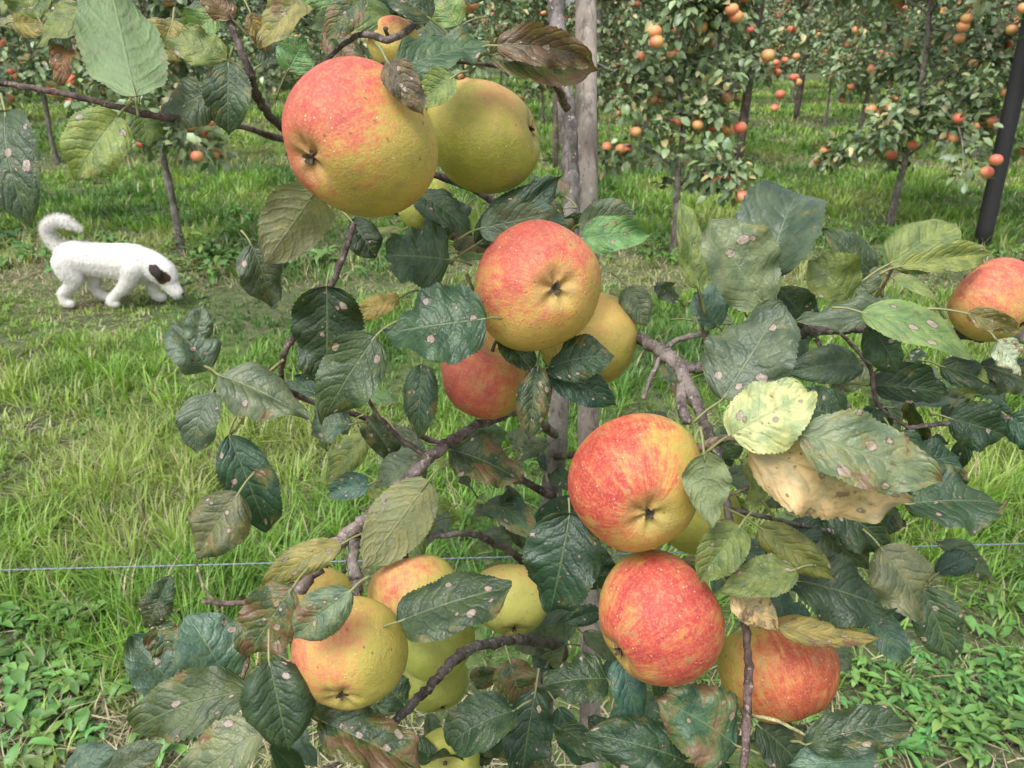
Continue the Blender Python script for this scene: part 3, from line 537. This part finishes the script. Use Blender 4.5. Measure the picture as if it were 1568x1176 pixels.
def orchard_tree(seed,H=2.7,z0=.5,wid=.5,nleaf=3600,napple=34,red=.5,ls=.06,bow=.05):
    global rng
    keep=rng; rng=np.random.default_rng(seed); a=Acc()
    tp=[np.array([rng.normal()*bow*t,rng.normal()*bow*t,H*.95*t]) for t in (0,.12,.3,.5,.75,1)]; tp[0]*=0; tp[0][2]=-.03
    tube(a,tp,[.032,.024,.02,.017,.012,.005],8,5,.08,mi=0,knots=.2)
    tpc=catmull(tp,8); nodes=[]
    nl=int(22*H/2.7)
    for i in range(nl):
        h=z0+(H-z0)*((i+rng.random())/nl); base=tpc[np.argmin(abs(tpc[:,2]-h+.12))]
        az=i*2.4+rng.normal()*.5; rel=(h-z0)/(H-z0); L=wid*(1.1-.75*rel**1.4)*rng.uniform(.5,1.3)*(0.75 if rel<.06 else 1)
        d=np.array([math.cos(az),math.sin(az),0]); rise=rng.uniform(-.15,.5); pts=[base,base+d*L*.4+[0,0,L*rise*.6],base+d*L*.75+[0,0,L*rise*.6],base+d*L+[0,0,L*(rise*.6-.25)]]
        tube(a,pts,[.010,.008,.005,.002],5,3,.1,mi=0)
        cc=catmull(pts,5)[3:]; nodes+=list(cc)
        for _ in range(2):
            q=cc[rng.integers(len(cc))]; e=q+rng.normal(size=3)*.13+np.array([0,0,.05]); tube(a,[q,(q+e)/2+[0,0,.02],e],[.004,.003,.002],4,2,mi=0); nodes+=[e,(q+e)/2]
    nodes=np.array(nodes); wts=rng.uniform(.1,1,len(nodes))**2; wts/=wts.sum()
    ci=rng.choice(len(nodes),nleaf,p=wts); P0=nodes[ci]+rng.normal(size=(nleaf,3))*np.array([.055,.055,.05])
    P0[:,2]=np.maximum(P0[:,2],z0*.75)
    L=ls*rng.uniform(.7,1.3,nleaf); W=L*rng.uniform(.5,.68,nleaf)
    X=P0-nodes[ci]; X/=np.linalg.norm(X,axis=1)[:,None]; X=X+rng.normal(size=X.shape)*.5; X[:,2]-=.35; X/=np.linalg.norm(X,axis=1)[:,None]
    nn=rng.normal(size=X.shape)*.6+np.array([0,0,1.1]); nn-=X*(nn*X).sum(1)[:,None]; nn/=np.linalg.norm(nn,axis=1)[:,None]; Y=np.cross(nn,X)
    b=lambda t,wy,hz:P0+X*(L*t)[:,None]+Y*(W*wy)[:,None]+nn*(L*hz)[:,None]
    V=np.stack([b(0,0,0),b(.35,-.5,.08),b(.35,0,0),b(.35,.5,.08),b(.75,-.36,.0),b(.75,0,-.06),b(.75,.36,.0),b(1,0,-.16)],1)
    i=np.arange(nleaf)*8
    T=np.concatenate([np.stack([i,i+1,i+2],-1),np.stack([i,i+2,i+3],-1),np.stack([i+4,i+7,i+5],-1),np.stack([i+5,i+7,i+6],-1)])
    Q=np.concatenate([np.stack([i+1,i+4,i+5,i+2],-1),np.stack([i+2,i+5,i+6,i+3],-1)])
    kk=rng.random(nleaf)[:,None]; col=np.array([.095,.16,.07])*(1-kk)+np.array([.26,.34,.15])*kk; yl=rng.random(nleaf)<.12; col[yl]=np.array([.44,.38,.17])*rng.uniform(.5,1,(yl.sum(),1))
    cl=rng.uniform(.65,1.3,len(nodes))[ci][:,None]; col=col*cl
    base=a.n; a.add(V.reshape(-1,3),T,np.repeat(col,8,0),mi=1); a.f.setdefault((4,1),[]).append(Q+base)
    for _ in range(napple):
        c=nodes[rng.integers(len(nodes))]+rng.normal(size=3)*.05; c=c+np.array([c[0],c[1],0])*.22; c[2]=max(c[2]-.05,z0*.7)
        for q in range(1 if rng.random()<.5 else 2):
            r=rng.uniform(.032,.045); cc=c+rng.normal(size=3)*.05*q
            top=np.array([.64,.10,.08]) if rng.random()<red else np.array([.68,.27,.12]); lo=np.array([.66,.36,.13])
            bd=rng.normal(size=3); bd[2]+=.6; bd/=np.linalg.norm(bd); m=np.clip((sph_v@bd)*.9+.65,0,1)[:,None]
            cv=top*m+lo*(1-m); base=a.n; a.add(sph_v*r+cc,sph_f,cv,mi=2); a.f.setdefault((3,2),[]).append(np.array(sph_t)+base)
    rng=keep
    return a.build("orchard_apple_tree",[M_bgbark,M_bgleaf,M_bgapple])
def place(name,me,loc,rz=0,sc=1,parent=None):
    o=obj(name,me,parent,loc); o.rotation_euler=(0,0,rz); o.scale=(sc,sc,sc); return o
g=G(278,388); place("apple_tree",orchard_tree(101,2.6,.74,.50,4200,36,.75,.065),(g[0],g[1],0))
g=G(1030,388); place("apple_tree",orchard_tree(102,1.75,.56,.46,2600,32,.8,.065),(g[0],g[1],0))
g=G(1362,345); place("apple_tree",orchard_tree(103,2.9,.58,.90,8200,95,.75,.068),(g[0],g[1],0))
g=G(640,372); place("apple_tree",orchard_tree(104,2.4,.9,.45,2600,20,.5),(g[0],g[1],0))
g=G(-60,380); place("apple_tree",orchard_tree(105,2.6,.8,.5,2800,20,.5),(g[0],g[1],0))
g=G(1740,360); place("apple_tree",orchard_tree(106,2.6,.7,.5,2800,20,.5),(g[0],g[1],0))
par=bpy.data.objects.new("distant_orchard_trees",None); scene.collection.objects.link(par)
var=[orchard_tree(200+i,2.5+.12*i,.62+.08*i,.56,3300,32,.6+.1*i,.074) for i in range(5)]
R2=random.Random(3)
for r in ROWS[2:]:
    x=-r*.85-2
    while x<r*.85+2:
        place("tree",var[R2.randrange(5)],(x+R2.uniform(-.2,.2),r+R2.uniform(-.2,.2),0),R2.uniform(0,6.28),R2.uniform(.85,1.12),par)
        x+=1.5
tl=Acc(); 
N=9000; X=rng.uniform(-90,90,N); hh=2.2+1.2*fb(X,X*0,.12,77); Z=rng.random(N)*hh; Yy=60+rng.normal(size=N)*1.5
c0=np.stack([X,Yy,Z],-1); a_=rng.normal(size=(N,3)); a_/=np.linalg.norm(a_,axis=1)[:,None]; b_=np.cross(a_,rng.normal(size=(N,3))); b_/=np.linalg.norm(b_,axis=1)[:,None]
V=np.stack([c0-a_*.5,c0+b_*.35,c0+a_*.5,c0-b_*.35],1).reshape(-1,3); i=np.arange(N)*4
tl.add(V,np.stack([i,i+1,i+2,i+3],-1),np.repeat(np.array([.12,.17,.085])*rng.uniform(.6,1.5,(N,1)),4,0)); obj("distant_treeline",tl.build("distant_treeline",[M_bgleaf]))
M_black=mat_simple('tarred_post',(.022,.021,.023),.7,0,60,.5,.004); M_brown=mat_bark('post_wood',(.06,.042,.038),(.16,.12,.10),30,.15,.004)
def post(name,px,py,r,H,mat,lean=(0,0)):
    g=G(px,py); a=Acc(); tube(a,[(0,0,-.05),(lean[0]*.5,lean[1]*.5,H*.5),(lean[0],lean[1],H),(lean[0],lean[1],H+.01)],[r*1.03,r,r*.97,r*.85],16,6,.04); obj(name,a.build(name,[mat]),None,(g[0],g[1],0))
post("fence_post",1502,382,.052,2.6,M_black,(-.10,0)); post("fence_post",1130,248,.05,2.7,M_brown,(.05,0)); post("fence_post",912,180,.045,2.8,M_brown)
post("fence_post",118,168,.05,1.5,M_brown); post("fence_post",1218,185,.05,2.7,M_brown); post("fence_post",985,150,.05,2.9,M_brown,(.05,0)); post("fence_post",1040,190,.02,2.9,M_stake,(.05,0)); post("fence_post",850,262,.03,2.6,M_brown)
# ------------------------------------------------------------------ dog
g=DG; dd=np.dot(g-C,F); sc=dd/FP
dog=bpy.data.objects.new("dog",None); scene.collection.objects.link(dog); dog.location=(g[0],g[1],0.0)
def D(px,py,y=0.0):
    r=F+R*(px-784)/FP-U*(py-588)/FP; q=C+r*(g[1]/r[1])-g; return np.array([q[0],y,q[2]+.012])
import bmesh; ico=bpy.data.meshes.new('t'); bm=bmesh.new(); bmesh.ops.create_icosphere(bm,subdivisions=2,radius=1); bm.to_mesh(ico); bm.free()
iv=np.array([v.co[:] for v in ico.vertices]); it=np.array([p.vertices[:] for p in ico.polygons]); bd=Acc()
def chain(pts,sub=6,sq=(1,1,1)):
    q=catmull([list(D(x,y,yo))+[r*sc] for x,y,yo,r in pts],sub)
    for c in q: bd.add(iv*c[3]*np.array(sq)+c[:3],it)
chain([(108,394,0,21),(122,397,0,25),(146,400,0,25.5),(170,402,0,26),(194,404,0,28),(210,406,0,28),(222,409,0,23)],6,(1,.95,1))
chain([(205,416,0,21),(218,418,0,19)]); chain([(220,405,0,23),(235,408,-.01,21),(246,412,-.025,19)])
chain([(246,412,-.025,19.5),(255,418,-.03,19),(262,425,-.035,15.5)]); chain([(260,427,-.035,13.5),(269,438,-.04,11.5),(277,447,-.045,9.6)])
chain([(110,402,-.045,20),(116,414,-.055,17),(124,426,-.058,12.5),(115,439,-.056,9),(106,448,-.055,7.4),(108,456,-.055,7),(110,461,-.055,7.2),(118,463,-.056,6.6)],7)
chain([(114,404,.045,18),(128,418,.05,15),(139,431,.05,11),(138,444,.05,8.6),(143,453,.05,7.6),(152,460,.05,7.0),(162,462,.05,6.4)],7)
chain([(213,410,-.05,18),(207,426,-.055,13),(198,438,-.055,9.6),(187,449,-.055,7.8),(178,459,-.055,7.2),(186,463,-.056,6.6)],7)
chain([(220,412,.05,17),(223,428,.052,12),(227,441,.05,9.2),(231,452,.05,7.6),(235,460,.05,7.2),(244,463,.05,6.6)],7)
chain([(98,387,0,11),(86,378,0,9),(76,366,0,8),(72,353,0,7.5),(82,343,-.01,8),(100,340,-.02,7.5),(116,346,-.03,5.5),(128,352,-.03,3)],7)
tm=bd.build("dog_tmp",[]); to=obj("dog_tmp",tm); md=to.modifiers.new('r','REMESH'); md.mode='VOXEL'; md.voxel_size=.006; md.use_smooth_shade=True
m2=to.modifiers.new('s','SMOOTH'); m2.factor=.5; m2.iterations=5
dg=bpy.context.evaluated_depsgraph_get(); ev=to.evaluated_get(dg); body=bpy.data.meshes.new_from_object(ev); body.name="body"; bpy.data.objects.remove(to)
def fur_mat(name):
    s=NT(name); at=s.n('ShaderNodeAttribute',attribute_name='col').outputs['Color']
    n=s.noise(s.n('ShaderNodeTexCoord').outputs['Object'],70,4); c=s.mix(1.0,at,s.mix(n,(.86,.84,.80),(1,1,1)),'MULTIPLY')
    p=s.n('ShaderNodeBsdfPrincipled',{'Base Color':c,'Roughness':.75,'Specular IOR Level':.2,'Normal':s.bump(n,.5,.006)}); s.surf(p.outputs[0]); return s.m
M_fur=fur_mat('dog_fur')
bv=np.zeros(len(body.vertices)*3); body.vertices.foreach_get('co',bv); bv=bv.reshape(-1,3)
def furcol(p):
    c=np.tile(np.array([.80,.78,.75]),(len(p),1)); nzz=vnoise(p[:,0],p[:,2],60,9)*.012
    e=D(260,421); d=np.sqrt((p[:,0]-e[0])**2+((p[:,2]-e[2])/1.1)**2)+nzz
    c[(d<.040)&(p[:,1]<-.02)]=(.085,.045,.028)
    return c
a=body.color_attributes.new('col','FLOAT_COLOR','POINT'); fc=furcol(bv); a.data.foreach_set('color',np.concatenate([fc,np.ones((len(fc),1))],1).astype(np.float32).ravel())
body.materials.clear(); body.materials.append(M_fur); body.polygons.foreach_set('use_smooth',np.ones(len(body.polygons),dtype=bool)); obj("body",body,dog)
npoly=len(body.polygons); pc=np.zeros(npoly*3); pn=np.zeros(npoly*3); body.polygons.foreach_get('center',pc); body.polygons.foreach_get('normal',pn); pc=pc.reshape(-1,3); pn=pn.reshape(-1,3)
ns=42000; ii=rng.integers(0,npoly,ns); c0=pc[ii]+rng.normal(size=(ns,3))*.002; n0=pn[ii]
tail=(c0[:,0]<D(95,360)[0])&(c0[:,2]>D(0,378)[2])|(c0[:,2]>D(0,362)[2]); leg=c0[:,2]<.08; head=c0[:,0]>D(243,410)[0]
ln=np.where(tail,.019,np.where(leg,.007,np.where(head,.008,.012)))*rng.uniform(.5,1.3,ns)
dr=n0*.4+np.array([-.65,0,-.6])+rng.normal(size=(ns,3))*.2; dr[tail]=n0[tail]*.9+rng.normal(size=(tail.sum(),3))*.35+np.array([.1,0,-.25]); dr/=np.linalg.norm(dr,axis=1)[:,None]
sd=np.cross(dr,n0+rng.normal(size=(ns,3))*.3); sd/=np.linalg.norm(sd,axis=1)[:,None]+1e-9
V=np.stack([c0-sd*.0011,c0+sd*.0011,c0+dr*ln[:,None]],1).reshape(-1,3); V[:,2]=np.maximum(V[:,2],.001); i=np.arange(ns)*3
obj("fur",make_mesh("fur",V,[np.stack([i,i+1,i+2],-1)],np.repeat(furcol(c0),3,0),mats=[M_fur]),dog)
M_ear=mat_simple('ear_fur',(.030,.020,.016),.8,0,150,.4); M_eye=mat_simple('eye_nose',(.012,.010,.010),.2)
for sy in (-1,1):
    a=Acc(); e0=D(246,401,-.025+sy*.064); pts=[]
    for u in np.linspace(0,1,8):
        w=.031*(math.sin(math.pi*min(1,u*.85+.12))**.7)
        for v in np.linspace(-1,1,5): pts.append(e0+np.array([v*w+u*.022,sy*(.014*math.sin(u*2.6)+.008*(1-v*v)),-.075*u]))
    q=[[r*5+c,r*5+c+1,(r+1)*5+c+1,(r+1)*5+c] for r in range(7) for c in range(4)]
    a.add(pts,q); o=obj("ear",a.build("ear",[M_ear]),dog); so=o.modifiers.new('s','SOLIDIFY'); so.thickness=.006; o.modifiers.new('b','SUBSURF').render_levels=1
    a=Acc(); a.add(iv*.0075+D(268,425,-.036+sy*.044),it); obj("eye",a.build("eye",[M_eye]),dog)
a=Acc(); a.add(iv*np.array([.014,.015,.012])+D(284,449,-.047),it); a.add(iv*np.array([.008,.010,.008])+D(283,452,-.047),it); obj("nose",a.build("nose",[M_eye]),dog)
# ------------------------------------------------------------------ light
W=bpy.data.worlds.new("World"); scene.world=W; W.use_nodes=True; t=W.node_tree; bgd=t.nodes['Background']
sky=t.nodes.new('ShaderNodeTexSky'); sky.sky_type='NISHITA'; sky.sun_disc=False; sky.sun_elevation=math.radians(60); sky.sun_rotation=math.radians(215); sky.air_density=1.0; sky.dust_density=3.5
hs=t.nodes.new('ShaderNodeHueSaturation'); hs.inputs['Saturation'].default_value=.3; hs.inputs['Value'].default_value=1.8; t.links.new(sky.outputs[0],hs.inputs['Color']); t.links.new(hs.outputs[0],bgd.inputs[0]); bgd.inputs[1].default_value=.15
sl=bpy.data.lights.new("sun",'SUN'); sl.energy=2.2; sl.angle=math.radians(28); sl.color=(1,.995,.985); so=bpy.data.objects.new("sun",sl); scene.collection.objects.link(so)
az=math.radians(215); el=math.radians(60); sd=Vector((math.sin(az)*math.cos(el),math.cos(az)*math.cos(el),math.sin(el))); so.rotation_euler=(-sd).to_track_quat('-Z','Y').to_euler()
print("done")
